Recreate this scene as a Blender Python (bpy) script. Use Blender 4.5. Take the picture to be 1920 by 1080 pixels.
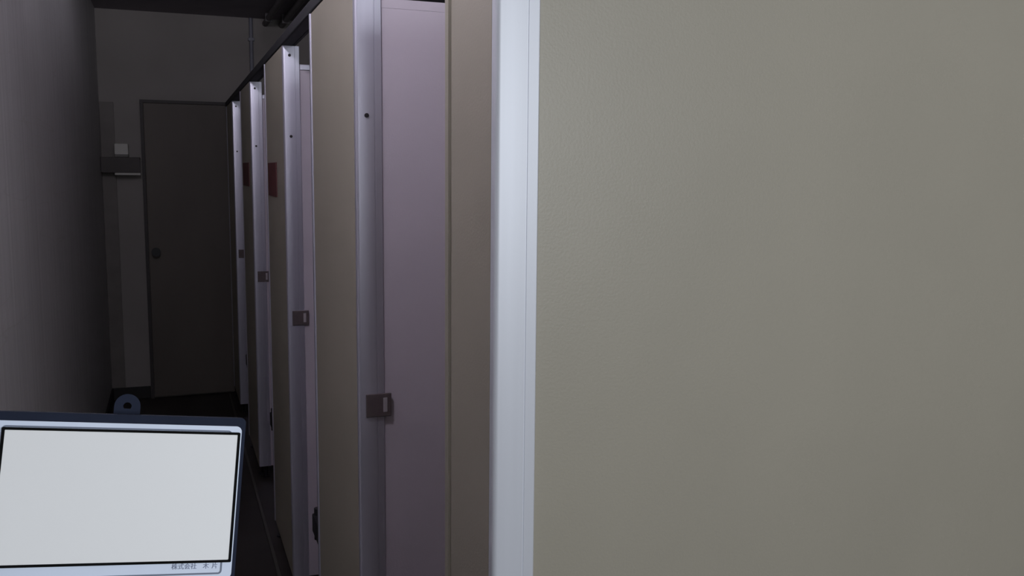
import bpy, bmesh, math, random
from mathutils import Vector, Matrix

# ------------------------------------------------------------------ reset
for o in list(bpy.data.objects):
    bpy.data.objects.remove(o)
SC = bpy.context.scene
COL = SC.collection
random.seed(7)
EYE = 1.5583                      # camera height above the floor

# ------------------------------------------------------------------ camera
yaw, pit, rol = (math.radians(a) for a in (20.4724, 7.1295, 0.5254))
F_PX = 1715.64
fwd_h = Vector((math.sin(yaw), math.cos(yaw), 0))
r0 = Vector((math.cos(yaw), -math.sin(yaw), 0))
d0 = fwd_h * math.cos(pit) - Vector((0, 0, 1)) * math.sin(pit)
u0 = fwd_h * math.sin(pit) + Vector((0, 0, 1)) * math.cos(pit)
cr, sr = math.cos(rol), math.sin(rol)
cam_r = r0 * cr + u0 * sr
cam_u = u0 * cr - r0 * sr
cam = bpy.data.cameras.new('camera')
cam.sensor_width = 36.0
cam.lens = 36.0 * F_PX / 1920.0
cam.clip_start = 0.02
cam_o = bpy.data.objects.new('camera', cam)
M = Matrix((cam_r, cam_u, -d0)).transposed().to_4x4()
M.translation = Vector((0, 0, EYE))
cam_o.matrix_world = M
COL.objects.link(cam_o)
SC.camera = cam_o

# ------------------------------------------------------------------ world, light, exposure
W = bpy.data.worlds.new('world')
SC.world = W
W.use_nodes = True
W.node_tree.nodes['Background'].inputs[0].default_value = (0.60, 0.72, 1.0, 1)
W.node_tree.nodes['Background'].inputs[1].default_value = 0.02
SC.view_settings.view_transform = 'Standard'
SC.view_settings.look = 'None'
SC.view_settings.gamma = 1
SC.view_settings.exposure = 0.0
SC.view_settings.use_curve_mapping = False

# daylight through an unseen window, put in behind the camera as light source
WIN = dict(x0=0.18, x1=1.55, z0=1.35, z1=2.20, y=-1.4)
la = bpy.data.lights.new('window_daylight', 'AREA')
la.shape = 'RECTANGLE'
la.size = WIN['x1'] - WIN['x0'] - 0.04
la.size_y = WIN['z1'] - WIN['z0'] - 0.04
la.energy = 30.0
la.color = (0.89, 0.94, 1.0)
lo = bpy.data.objects.new('window_daylight', la)
lo.location = ((WIN['x0'] + WIN['x1']) / 2, WIN['y'] - 0.02, (WIN['z0'] + WIN['z1']) / 2)
lo.rotation_euler = (math.radians(90), 0, 0)        # shines along +Y
COL.objects.link(lo)

# unseen globe lamps added above the corridor to light it (fixtures further down)
FILL_LAMPS = ((-0.10, 1.36, 2.48, 275.0, .040), (-0.29, 2.90, 2.48, 128.0, .098), (0.36, 4.40, 2.48, 28.0, .125))   # x, y, z, emission strength, cap radius


# ------------------------------------------------------------------ helpers
def new_obj(name, bm, mat, parent=None, smooth=False, kind=None):
    me = bpy.data.meshes.new(name)
    bmesh.ops.recalc_face_normals(bm, faces=bm.faces)
    bm.to_mesh(me)
    bm.free()
    if smooth:
        for p in me.polygons:
            p.use_smooth = True
        try:
            me.set_sharp_from_angle(angle=math.radians(35))
        except Exception:
            pass
    me.materials.append(mat)
    o = bpy.data.objects.new(name, me)
    COL.objects.link(o)
    if parent:
        o.parent = parent
    if kind:
        o['kind'] = kind
    return o


def box(bm, x0, x1, y0, y1, z0, z1, bev=0.0, seg=2):
    b = bmesh.new()
    bmesh.ops.create_cube(b, size=1.0)
    for v in b.verts:
        v.co = Vector((x0 + (v.co.x + .5) * (x1 - x0), y0 + (v.co.y + .5) * (y1 - y0), z0 + (v.co.z + .5) * (z1 - z0)))
    if bev > 0:
        bmesh.ops.bevel(b, geom=b.edges[:], offset=bev, segments=seg, affect='EDGES', profile=0.5)
    me = bpy.data.meshes.new('t')
    b.to_mesh(me)
    b.free()
    bm.from_mesh(me)
    bpy.data.meshes.remove(me)
    return bm


def mbox(*a, **k):
    return box(bmesh.new(), *a, **k)


def prism(pts, z0, z1):
    """closed polygon (x, y) extruded along z"""
    bm = bmesh.new()
    lo_ = [bm.verts.new((x, y, z0)) for x, y in pts]
    hi_ = [bm.verts.new((x, y, z1)) for x, y in pts]
    n = len(pts)
    for i in range(n):
        bm.faces.new((lo_[i], lo_[(i + 1) % n], hi_[(i + 1) % n], hi_[i]))
    bm.faces.new(lo_[::-1])
    bm.faces.new(hi_)
    return bm


def cyl(c, r, h, axis='z', n=20, r2=None, bm=None):
    b = bmesh.new()
    bmesh.ops.create_cone(b, cap_ends=True, segments=n, radius1=r, radius2=r if r2 is None else r2, depth=h)
    if axis == 'y':
        bmesh.ops.rotate(b, verts=b.verts, matrix=Matrix.Rotation(math.radians(90), 3, 'X'))
    if axis == 'x':
        bmesh.ops.rotate(b, verts=b.verts, matrix=Matrix.Rotation(math.radians(90), 3, 'Y'))
    bmesh.ops.translate(b, verts=b.verts, vec=Vector(c))
    if bm is None:
        return b
    me = bpy.data.meshes.new('t')
    b.to_mesh(me)
    b.free()
    bm.from_mesh(me)
    bpy.data.meshes.remove(me)
    return bm


def thing(name, label, cat, loc, group=None):
    o = bpy.data.objects.new(name, None)
    COL.objects.link(o)
    o.location = loc
    o.empty_display_size = 0.1
    o['label'] = label
    o['category'] = cat
    if group:
        o['group'] = group
    return o


def tag(o, label, cat, group=None):
    o['label'] = label
    o['category'] = cat
    if group:
        o['group'] = group
    return o


# ------------------------------------------------------------------ materials
def mat(name, col, rough=0.5, metal=0.0, noise=0.06, scale=(9, 9, 9), bump=0.0, bscale=120.0, spec=0.5, tint=None):
    m = bpy.data.materials.new(name)
    m.use_nodes = True
    nt = m.node_tree
    b = nt.nodes['Principled BSDF']
    b.inputs['Roughness'].default_value = rough
    b.inputs['Metallic'].default_value = metal
    b.inputs['Specular IOR Level'].default_value = spec
    tc = nt.nodes.new('ShaderNodeTexCoord')
    mp = nt.nodes.new('ShaderNodeMapping')
    mp.inputs['Scale'].default_value = scale
    nt.links.new(tc.outputs['Object'], mp.inputs[0])
    nz = nt.nodes.new('ShaderNodeTexNoise')
    nz.inputs['Scale'].default_value = 1.0
    nz.inputs['Detail'].default_value = 6
    nt.links.new(mp.outputs[0], nz.inputs['Vector'])
    rp = nt.nodes.new('ShaderNodeValToRGB')
    rp.color_ramp.elements[0].position = 0.3
    rp.color_ramp.elements[1].position = 0.7
    t = tint or col
    rp.color_ramp.elements[0].color = tuple(c * (1 - noise) for c in t) + (1,)
    rp.color_ramp.elements[1].color = tuple(min(1, c * (1 + noise)) for c in col) + (1,)
    nt.links.new(nz.outputs['Fac'], rp.inputs[0])
    nt.links.new(rp.outputs[0], b.inputs['Base Color'])
    if bump > 0:
        n2 = nt.nodes.new('ShaderNodeTexNoise')
        n2.inputs['Scale'].default_value = bscale
        n2.inputs['Detail'].default_value = 3
        nt.links.new(tc.outputs['Object'], n2.inputs['Vector'])
        bp = nt.nodes.new('ShaderNodeBump')
        bp.inputs['Strength'].default_value = bump
        bp.inputs['Distance'].default_value = 0.002
        nt.links.new(n2.outputs['Fac'], bp.inputs['Height'])
        nt.links.new(bp.outputs[0], b.inputs['Normal'])
    return m


LAM = mat('beige_laminate', (0.45, 0.415, 0.335), rough=0.42, noise=0.035, scale=(3, 3, 3), bump=0.15, bscale=260)
ALU = mat('satin_aluminium', (0.70, 0.69, 0.80), rough=0.36, metal=0.68, noise=0.05, scale=(30, 30, 1.2))
LIT_ALU = mat('bright_lit_aluminium', (0.82, 0.84, 0.90), rough=0.45, metal=0.15, noise=0.04, scale=(30, 30, 1.2))  # brighter aluminium copy; stronger light on the nearest post put into its colour
LILAC = mat('violet_lit_laminate', (0.66, 0.60, 0.67), rough=0.42, noise=0.035, scale=(3, 3, 3), bump=0.15, bscale=260)  # violet cast of the light put into the partition colour
RAILM = mat('dark_aluminium', (0.03, 0.03, 0.035), rough=0.7, metal=0.2, noise=0.08, scale=(20, 2, 20))
BRONZE = mat('bronze_metal', (0.17, 0.135, 0.14), rough=0.5, metal=0.4, noise=0.1, scale=(40, 40, 40))
BLACK = mat('black_plastic', (0.012, 0.012, 0.016), rough=0.5, noise=0.1)
SCREW = mat('screw_steel', (0.05, 0.045, 0.05), rough=0.5, metal=0.6, noise=0.1, scale=(60, 60, 60))
RED = mat('dark_red_plate', (0.13, 0.035, 0.035), rough=0.5, noise=0.12, scale=(14, 14, 14))
SLOT = mat('pale_slot', (0.55, 0.51, 0.54), rough=0.4, metal=0.2, noise=0.05)
CEIL = mat('ceiling_paint', (0.30, 0.27, 0.30), rough=0.9, noise=0.08, scale=(4, 4, 4))
ENDW = mat('end_wall_paint', (0.30, 0.275, 0.26), rough=0.75, noise=0.08, scale=(2, 2, 2), bump=0.2, bscale=60)
WALLM = mat('plain_wall_paint', (0.22, 0.21, 0.20), rough=0.8, noise=0.05, scale=(2, 2, 2))
FLOORM = mat('floor_vinyl', (0.04, 0.033, 0.03), rough=0.55, noise=0.25, scale=(5, 5, 5))
DOORM = mat('brown_door_paint', (0.125, 0.105, 0.09), rough=0.6, noise=0.12, scale=(3, 3, 1))
JAMB = mat('door_frame_and_shade_paint', (0.05, 0.043, 0.042), rough=0.6, noise=0.1)
BASEM = mat('baseboard_rubber', (0.015, 0.013, 0.014), rough=0.6, noise=0.1)
BASEM2 = mat('corner_board_paint', (0.17, 0.15, 0.14), rough=0.6, noise=0.1)
PIPE = mat('grey_pipe_paint', (0.22, 0.22, 0.26), rough=0.5, noise=0.1)
DARKP = mat('dark_pipe_paint', (0.16, 0.145, 0.15), rough=0.6, noise=0.1)
FACEM = mat('white_box_plastic', (0.74, 0.82, 0.97), rough=0.45, noise=0.03, scale=(40, 40, 40))
SIDEM = mat('shaded_box_plastic', (0.018, 0.023, 0.042), rough=0.7, noise=0.08, scale=(60, 60, 60), spec=0.1)  # shade on the box's top edge is put into this dark colour
RIMM = mat('black_rim', (0.006, 0.006, 0.006), rough=0.8, noise=0.05, spec=0.05)
PLATE = mat('white_redaction_card', (0.93, 0.93, 0.92), rough=0.5, noise=0.01)
INK = mat('grey_ink', (0.20, 0.23, 0.33), rough=0.6, noise=0.1)
GROOVE = mat('groove_grey', (0.17, 0.20, 0.27), rough=0.6, noise=0.05)
PALE = mat('pale_paper', (0.66, 0.64, 0.60), rough=0.7, noise=0.06)
DSHELF = mat('dark_shelf_wood', (0.05, 0.038, 0.036), rough=0.55, noise=0.15)
FRAMEM = mat('window_frame_aluminium', (0.5, 0.5, 0.52), rough=0.4, metal=0.5)


def left_wall_material():
    """glossy brown-grey board with fine vertical streaks and a few pale scratches"""
    m = mat('left_wall_board', (0.58, 0.565, 0.57), rough=0.5, noise=0.10, scale=(1, 70, 0.6), spec=0.15)
    nt = m.node_tree
    b = nt.nodes['Principled BSDF']
    base = b.inputs['Base Color'].links[0].from_socket
    tc = next(n for n in nt.nodes if n.type == 'TEX_COORD')
    cur = base
    for ang, sc, w, seed in ((0.42, 5.0, 0.010, 1.3), (0.9, 3.6, 0.008, 4.1)):
        mp = nt.nodes.new('ShaderNodeMapping')
        mp.inputs['Rotation'].default_value = (ang, 0, 0)
        mp.inputs['Scale'].default_value = (1, 0.35, sc)
        mp.inputs['Location'].default_value = (seed, seed * 2, seed * 3)
        nt.links.new(tc.outputs['Object'], mp.inputs[0])
        nz = nt.nodes.new('ShaderNodeTexNoise')
        nz.inputs['Scale'].default_value = 1.6
        nz.inputs['Detail'].default_value = 1
        nt.links.new(mp.outputs[0], nz.inputs['Vector'])
        d = nt.nodes.new('ShaderNodeMath'); d.operation = 'SUBTRACT'; d.inputs[1].default_value = 0.5
        nt.links.new(nz.outputs['Fac'], d.inputs[0])
        a = nt.nodes.new('ShaderNodeMath'); a.operation = 'ABSOLUTE'
        nt.links.new(d.outputs[0], a.inputs[0])
        l = nt.nodes.new('ShaderNodeMath'); l.operation = 'LESS_THAN'; l.inputs[1].default_value = w * 0.25
        nt.links.new(a.outputs[0], l.inputs[0])
        s = nt.nodes.new('ShaderNodeMath'); s.operation = 'MULTIPLY'; s.inputs[1].default_value = 0.35
        nt.links.new(l.outputs[0], s.inputs[0])
        mx = nt.nodes.new('ShaderNodeMixRGB')
        mx.inputs[2].default_value = (0.5, 0.48, 0.46, 1)
        nt.links.new(s.outputs[0], mx.inputs[0])
        nt.links.new(cur, mx.inputs[1])
        cur = mx.outputs[0]
    nt.links.new(cur, b.inputs['Base Color'])
    return m


LEFTM = left_wall_material()

# ------------------------------------------------------------------ room shell
XL, XR = -0.4143, 1.65            # corridor left wall face, cubicle back wall face
YB, YE = -1.4, 6.65               # back wall face, end wall face
XV = -1.9                         # left side of the entrance area behind the camera
YV = 1.3                          # where the corridor's left wall starts
ZC = 2.595


def struct(name, bm, m, parent=None):
    o = new_obj(name, bm, m, parent)
    if parent is None:
        o['kind'] = 'structure'
    return o


struct('floor', mbox(XV - .1, XR + .1, YB - .1, YE + .1, -.1, 0), FLOORM)
struct('ceiling', mbox(XV - .1, XR + .1, YB - .1, YE + .1, ZC, ZC + .1), CEIL)
struct('wall_left', mbox(XL - .1, XL, YV, YE, 0, ZC), LEFTM)
struct('wall_entrance', mbox(XV, XL - .1, YV, YV + .1, 0, ZC), WALLM)
struct('wall_side', mbox(XV - .1, XV, YB, YV + .1, 0, ZC), WALLM)
struct('wall_right', mbox(XR, XR + .1, YB, YE, 0, ZC), WALLM)
struct('wall_end', mbox(XL - .1, XR + .1, YE, YE + .1, 0, ZC), ENDW)
bm = bmesh.new()
box(bm, XV - .1, WIN['x0'], YB - .1, YB, 0, ZC)
box(bm, WIN['x1'], XR + .1, YB - .1, YB, 0, ZC)
box(bm, WIN['x0'], WIN['x1'], YB - .1, YB, 0, WIN['z0'])
box(bm, WIN['x0'], WIN['x1'], YB - .1, YB, WIN['z1'], ZC)
struct('wall_back', bm, WALLM)
bm = bmesh.new()
for a in ((WIN['x0'], WIN['x0'] + .04, WIN['z0'], WIN['z1']), (WIN['x1'] - .04, WIN['x1'], WIN['z0'], WIN['z1']),
          (WIN['x0'], WIN['x1'], WIN['z0'], WIN['z0'] + .04), (WIN['x0'], WIN['x1'], WIN['z1'] - .04, WIN['z1'])):
    box(bm, a[0], a[1], YB - .09, YB - .05, a[2], a[3])
struct('window_1', bm, FRAMEM)

# end door (dark), its frame and knob
DX0, DX1, DZ = -0.1445, 0.3865, 2.0
dr = struct('door_1', mbox(DX0, DX1, YE - .035, YE - .001, 0.012, DZ, bev=.003), DOORM)
bm = bmesh.new()
box(bm, DX0 - .022, DX0 - .002, YE - .03, YE - .001, 0, DZ + .022)
box(bm, DX1 + .002, DX1 + .075, YE - .05, YE - .001, 0, DZ + .022)  # wide dark jamb, standing in for the shaded strip of end wall
box(bm, DX0 - .002, DX1 + .002, YE - .03, YE - .001, DZ + .002, DZ + .022)
struct('door_frame', bm, JAMB, dr)
bm = cyl((DX0 + .045, YE - .041, 1.010), .030, .010, 'y', 24)
cyl((DX0 + .045, YE - .062, 1.010), .010, .034, 'y', 16, bm=bm)
cyl((DX0 + .045, YE - .088, 1.010), .024, .026, 'y', 24, r2=.027, bm=bm)
new_obj('door_knob', bm, BLACK, dr, smooth=True)

struct('baseboard_end', mbox(XL + .001, DX0 - .024, YE - .012, YE - .001, 0, .085, bev=.003), BASEM)
struct('baseboard_left', mbox(XL, XL + .012, YV, YE - .014, 0, .085, bev=.003), BASEM)

# dark upright board in the corner beside the end door
struct('trim_2', mbox(XL + .001, XL + .088, YE - .012, YE - .001, .086, 2.0, bev=.002), BASEM2)

# thin metal strip in the floor along the cubicle fronts
struct('trim_1', mbox(.340, .354, .9, YE - .06, 0, .006, bev=.002), mat('floor_strip', (.11, .10, .09), rough=.5, metal=.3))

# ------------------------------------------------------------------ cubicle row
XF = 0.38                         # plane of the cubicle fronts
PW = 0.0588                       # width of a jamb post as seen from the entrance
ZT, ZP, ZB = 1.989, 1.929, 0.062  # top of posts / partitions, bottom of panels
POSTS = [1.081, 1.991, 3.304, 4.679, 6.021]
ENDS = [1.312, 2.657, 3.945, 5.315, 6.585]

NTH = ['nearest', 'second', 'third', 'fourth', 'farthest']


def post_profile():
    pts = []
    r = .007
    for i in range(6):                         # rounded outer corner
        a = math.pi + i / 5 * math.pi / 2
        pts.append((r + r * math.cos(a), r + r * math.sin(a)))
    g = PW * .70                               # shallow groove then a thin lip
    pts += [(g, 0), (g + .0005, .0012), (g + .0016, .0012), (g + .0021, .0004), (PW - .002, .0004), (PW, .003), (PW, .050), (.0405, .050), (.0405, .016), (0, .016)]
    return pts


def edge_profile(y0, y1):
    """rounded end cap of a front panel: a bead standing 3 mm proud"""
    pts = [(.001, y0), (.001, y0 + .004), (-.003, y0 + .006)]
    n = 10
    for i in range(n + 1):
        a = i / n * math.pi / 2
        pts.append((-.003 + .022 * (1 - math.cos(a)), y1 - .022 + .022 * math.sin(a)))
    pts += [(.040, y1), (.040, y0)]
    return pts


def feet(parent, spots):
    for x, y in spots:
        b = cyl((x, y, .003), .020, .006, n=20)
        cyl((x, y, .034), .008, .058, n=14, bm=b)
        new_obj('foot', b, BLACK, parent, smooth=True)


for k, (y0, y1) in enumerate(zip(POSTS, ENDS)):
    n = NTH[k]
    # ---- jamb post with its screws and strike plate
    first = (k == 0)
    desc = ['nearest and broadest bright aluminium jamb post beside the large beige partition',
            'second nearest aluminium jamb post with one dark screw and a dark strike plate',
            'third aluminium jamb post with two screws, left of the second wide front panel',
            'fourth aluminium jamb post, narrow, between the two red notice plates',
            'farthest aluminium jamb post, dim, beside the dark end door'][k]
    t = thing('jamb_post', desc, 'post', (XF, y0, 0), 'jamb posts along the cubicle row')
    new_obj('profile', prism(post_profile(), ZB, ZT), LIT_ALU if first else ALU, t, smooth=True)
    if not first:
        for z in (1.957, 1.680):
            s = cyl((.0245, -.0012, z), .0050, .0024, 'y', 14)
            new_obj('screw', s, SCREW, t)
        sp = new_obj('strike_plate', mbox(.016, .0735, -.005, -.0005, 1.0115, 1.0645, bev=.0015), BRONZE, t)
        new_obj('latch_slot', mbox(.0545, .0640, -.0065, -.0045, 1.022, 1.055, bev=.0008), SLOT, sp)
    feet(t, [(.036, .028)])

    # ---- front panel beyond the post
    desc = ['narrow beige front panel just beyond the brightest post',
            'wide beige front panel with a bright left edge, between the second and third posts',
            'dim beige front panel carrying the nearer red notice plate',
            'dark narrow-looking beige front panel carrying the farther red notice plate',
            'darkest beige front panel, last before the end wall'][k]
    t = thing('front_panel', desc, 'panel', (XF, y0 + .017, 0), 'front panels of the cubicles')
    ln = y1 - y0 - .017
    new_obj('board', mbox(0, .040, 0, ln - .042, ZB, ZT, bev=.0012), LAM, t)
    ep = prism(edge_profile(ln - .041, ln), ZB, ZT)
    new_obj('edge_trim', ep, LAM if k == 0 else ALU, t, smooth=True)
    hb = mbox(.002, .034, ln, ln + .135, .440, .500, bev=.004)
    cyl((.018, ln + .118, .470), .012, .100, n=16, bm=hb)
    if k > 0:
        new_obj('pivot_hinge', hb, BLACK, t, smooth=True)
    else:
        hb.free()
    feet(t, [(.020, .06), (.020, ln - .06)] if ln > .3 else [(.020, ln / 2)])

    # ---- side partition behind the post
    desc = ['large beige side partition filling the right side, nearest to the viewer',
            'beige side partition seen through the first cubicle opening, behind the strike plate',
            'dim beige side partition glimpsed through the second cubicle opening',
            'dark side partition sliver right of the fourth post',
            'darkest side partition sliver right of the farthest post'][k]
    t = thing('side_partition', desc, 'partition', (XF + PW + .0005, y0 + .005, 0), 'side partitions between the cubicles')
    wd = XR - XF - PW - .002
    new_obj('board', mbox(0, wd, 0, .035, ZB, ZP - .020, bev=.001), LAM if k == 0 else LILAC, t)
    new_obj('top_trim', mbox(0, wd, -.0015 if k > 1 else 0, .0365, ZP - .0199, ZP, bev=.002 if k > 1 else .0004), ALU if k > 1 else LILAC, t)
    feet(t, [(.35, .0175), (wd - .15, .0175)])

# head rail carried by the posts
t = thing('head_rail', 'dark head rail running along the tops of the cubicle fronts', 'rail', (XF, POSTS[1], ZT))
new_obj('rail', mbox(-.004, .036, 0, YE - POSTS[1] - .004, .0005, .034, bev=.004), RAILM, t)
new_obj('rail_lip', mbox(.0365, .046, 0, YE - POSTS[1] - .004, .0005, .012, bev=.001), RAILM, t)

# red notice plates
for y0, y1, z0, z1, lab in ((3.545, 3.842, 1.462, 1.592, 'dark red notice plate on the front panel right of the fourth post, the nearer one'),
                            (4.805, 5.185, 1.482, 1.602, 'dark red notice plate left of the fourth post, the farther one')):
    o = new_obj('notice_plate', mbox(-.004, -.0005, -(y1 - y0) / 2, (y1 - y0) / 2, -(z1 - z0) / 2, (z1 - z0) / 2, bev=.001), RED)
    o.location = (XF, (y0 + y1) / 2, (z0 + z1) / 2)
    tag(o, lab, 'sign', 'red notice plates on the front panels')

# ------------------------------------------------------------------ added ceiling lamps, out of view
for (tx, ty, tz, power, cap_r), lab in zip(FILL_LAMPS, ('added unseen globe lamp above the corridor, the one nearest the corridor entrance',
                                            'added unseen globe lamp above the corridor, the middle one of three',
                                            'added unseen globe lamp above the corridor, the one nearest the brown end door')):
    tm = bpy.data.materials.new('fill_lamp_glass')
    tm.use_nodes = True
    pb = tm.node_tree.nodes['Principled BSDF']
    pb.inputs['Base Color'].default_value = (.9, .9, .95, 1)
    pb.inputs['Emission Color'].default_value = (0.92, 0.89, 1.0, 1)
    pb.inputs['Emission Strength'].default_value = power
    t = thing('fill_lamp', lab, 'lamp', (tx, ty, ZC), 'added unseen globe lamps')
    b = cyl((0, 0, -.008), .045, .014, n=28)
    cyl((0, 0, -.030), .022, .030, n=24, bm=b)
    new_obj('lamp_holder', b, FRAMEM, t, smooth=True)
    b = bmesh.new()
    bmesh.ops.create_uvsphere(b, u_segments=28, v_segments=16, radius=.05)
    bmesh.ops.translate(b, verts=b.verts, vec=(0, 0, tz - ZC))
    new_obj('globe', b, tm, t, smooth=True)
    b = cyl((0, 0, tz - ZC - .054), cap_r, .005, n=32)  # disc added under the globe to block light going steeply down
    cyl((0, 0, tz - ZC - .060), .012, .010, n=16, bm=b)
    new_obj('light_blocker', b, BLACK, t, smooth=True)

# ------------------------------------------------------------------ pipes
for x, r, lab in ((.655, .020, 'leftmost of the dark conduits running along the ceiling'),
                  (.765, .022, 'middle one of the dark conduits running along the ceiling'),
                  (.880, .018, 'right one of the dark conduits running along the ceiling')):
    t = thing('ceiling_conduit', lab, 'pipe', (x, 2.2, ZC - r - .012), 'conduits under the ceiling')
    L = YE - 2.2 - .002
    new_obj('tube', cyl((0, L / 2, 0), r, L, 'y', 20), DARKP, t, smooth=True)
    for yy in (.6, 1.8, 3.0, 4.2):
        new_obj('clip', mbox(-r - .004, r + .004, yy - .012, yy + .012, -r - .003, r + .011, bev=.002), DARKP, t)
t = thing('wall_pipe', 'thin grey vertical pipe high on the end wall above the cubicles', 'pipe', (.558, YE - .018, 0))
new_obj('tube', cyl((0, 0, (ZC - .002) / 2), .013, ZC - .004, 'z', 18), PIPE, t, smooth=True)
for z in (.5, 1.5, 2.45):
    new_obj('clip', mbox(-.020, .020, -.016, .017, z - .01, z + .01, bev=.002), PIPE, t)

# ------------------------------------------------------------------ shelf left of the end door
t = thing('wall_shelf', 'dark little shelf on the end wall left of the brown door', 'shelf', (-.29, YE - .0125, 1.535))
new_obj('board', mbox(-.122, .115, -.11, 0, .090, .106, bev=.002), DSHELF, t)
new_obj('fascia', mbox(-.122, .115, -.118, -.1105, .005, .106, bev=.002), DSHELF, t)
for x in (-.09, .08):
    new_obj('bracket', mbox(x - .008, x + .008, -.100, -.001, .012, .0895, bev=.002), DSHELF, t)
new_obj('bottom_lip', mbox(-.04, .115, -.117, -.090, -.010, .0045, bev=.002), PALE, t)
t = thing('paper_pack', 'small pale pack of paper standing on the dark end wall shelf', 'paper', (-.286, YE - .062, 1.6415))
new_obj('pack', mbox(-.042, .042, -.04, .04, 0, .088, bev=.006), PALE, t)
new_obj('wrapper', mbox(-.043, .043, -.041, .041, .0, .022, bev=.006), WALLM, t)

# ------------------------------------------------------------------ white box in the foreground (own frame, leaning a little)
bn = Vector((0.03797, -0.97531, 0.21756)).normalized()        # face normal, towards the viewer
bu = Vector((0.99269, 0.01185, -0.12011))                      # along the top edge, to the right
bu = (bu - bn * bu.dot(bn)).normalized()
bv = bn.cross(bu).normalized()                                 # up along the face
top_right = Vector((0.06259, 0.96288, -0.26259)).normalized() * 0.45 + Vector((0, 0, EYE))
BW, BH, BT = 0.1035, 0.0692, 0.0140
root_xy = top_right - bu * (BW / 2) - bn * (BT / 2)
t = thing('control_box', 'white plastic box with stand-in blank plate and screw ear in the lower left foreground', 'box', (root_xy.x, root_xy.y, 0))
inv = Vector((root_xy.x, root_xy.y, 0))


def place(o):
    """box frame: x right along the top edge from the left corner, y up (0 at the top), z out of the face"""
    m = Matrix((bu, bv, bn)).transposed().to_4x4()
    m.translation = top_right - bu * BW - inv
    o.matrix_local = m
    return o


def rrect(x0, x1, y0, y1, r, n=6):
    out = []
    for cx, cy, a0 in ((x1 - r, y1 - r, 0), (x0 + r, y1 - r, 90), (x0 + r, y0 + r, 180), (x1 - r, y0 + r, 270)):
        for i in range(n + 1):
            a = math.radians(a0 + 90 * i / n)
            out.append((cx + r * math.cos(a), cy + r * math.sin(a)))
    return out


place(new_obj('case', prism(rrect(-.0016, BW + .0016, -BH - .0012, .0036, .0022), -BT, -.0022), SIDEM, t, smooth=True))
fp = place(new_obj('face_cover', prism(rrect(.0002, BW - .0002, -BH + .0002, -.0002, .0025), -.0021, 0), FACEM, t, smooth=True))


def ring(x0, x1, y0, y1, r, wd, z0, z1):
    a, b = rrect(x0, x1, y0, y1, r), rrect(x0 + wd, x1 - wd, y0 + wd, y1 - wd, max(r - wd, .0003))
    bm = bmesh.new()
    n = len(a)
    A0 = [bm.verts.new((x, y, z0)) for x, y in a]; A1 = [bm.verts.new((x, y, z1)) for x, y in a]
    B0 = [bm.verts.new((x, y, z0)) for x, y in b]; B1 = [bm.verts.new((x, y, z1)) for x, y in b]
    for i in range(n):
        j = (i + 1) % n
        bm.faces.new((A0[i], A0[j], A1[j], A1[i]))
        bm.faces.new((B0[i], B1[i], B1[j], B0[j]))
        bm.faces.new((A1[i], A1[j], B1[j], B1[i]))
        bm.faces.new((A0[i], B0[i], B0[j], A0[j]))
    return bm


place(new_obj('face_groove', ring(.0045, BW - .0045, -.0668, -.0022, .0016, .0007, .0001, .0003), GROOVE, t))
lp = place(new_obj('redaction_plate', prism(rrect(.0058, BW - .0020, -.0604, -.0040, .0004), .0001, .0009), PLATE, t))  # redaction rectangle built as a made-up blank plate with a rim
rim = new_obj('redaction_rim', ring(.0046, BW - .0008, -.0615, -.0030, .0006, .0011, .0001, .0013), RIMM, t)
place(rim)
# mounting ear with its screw hole
ear = bmesh.new()
ex, ew, eh, hr = .0530, .0056, .0128, .0018
outer = [(ex + ew, .0030), (ex + ew, eh - ew)]
for i in range(1, 14):
    a = math.pi * i / 14
    outer.append((ex + ew * math.cos(a), eh - ew + ew * math.sin(a)))
outer += [(ex - ew, eh - ew), (ex - ew, .0030)]
nO = len(outer)
inner = []
for x, y in outer:
    d = Vector((x - ex, y - (eh - ew)))
    d.normalize()
    inner.append((ex + hr * d.x, eh - ew + hr * d.y))
V = {}
for nm, pts in (('o', outer), ('i', inner)):
    for z in (-BT, -BT + .0025):
        V[nm, z] = [ear.verts.new((x, y, z)) for x, y in pts]
z0, z1 = -BT, -BT + .0025
for i in range(nO):
    j = (i + 1) % nO
    ear.faces.new((V['o', z1][i], V['o', z1][j], V['i', z1][j], V['i', z1][i]))
    ear.faces.new((V['o', z0][i], V['i', z0][i], V['i', z0][j], V['o', z0][j]))
    ear.faces.new((V['o', z0][i], V['o', z0][j], V['o', z1][j], V['o', z1][i]))
    ear.faces.new((V['i', z0][i], V['i', z1][i], V['i', z1][j], V['i', z0][j]))
place(new_obj('mounting_ear', ear, SIDEM, t, smooth=True))


def lettering(name, body, size, x, y, parent):
    cu = bpy.data.curves.new(name, 'FONT')
    cu.body = body
    cu.size = size
    cu.extrude = .00008
    cu.align_x = 'LEFT'
    tmp = bpy.data.objects.new('tmp', cu)
    COL.objects.link(tmp)
    dg = bpy.context.evaluated_depsgraph_get()
    me = bpy.data.meshes.new_from_object(tmp.evaluated_get(dg))
    bpy.data.objects.remove(tmp)
    for v in me.vertices:
        v.co += Vector((x, y, .0002))
    me.materials.clear()
    me.materials.append(INK)
    o = bpy.data.objects.new(name, me)
    COL.objects.link(o)
    o.parent = parent
    return o


for body, lx in (('株式会社', .0262), ('木', .0128), ('片', .0090)):
    place(lettering('lettering', body, .0027, BW - lx, -.0640, t))

# stand that carries the box (below the frame)
pole_top = root_xy.z - .030
new_obj('stand_pole', cyl((0, .016, pole_top / 2 + .006), .0075, pole_top - .012, 'z', 18), BLACK, t, smooth=True)
b = cyl((0, .016, .006), .11, .012, n=40)
cyl((0, .016, .018), .020, .014, n=24, r2=.012, bm=b)
new_obj('stand_base', b, BLACK, t, smooth=True)
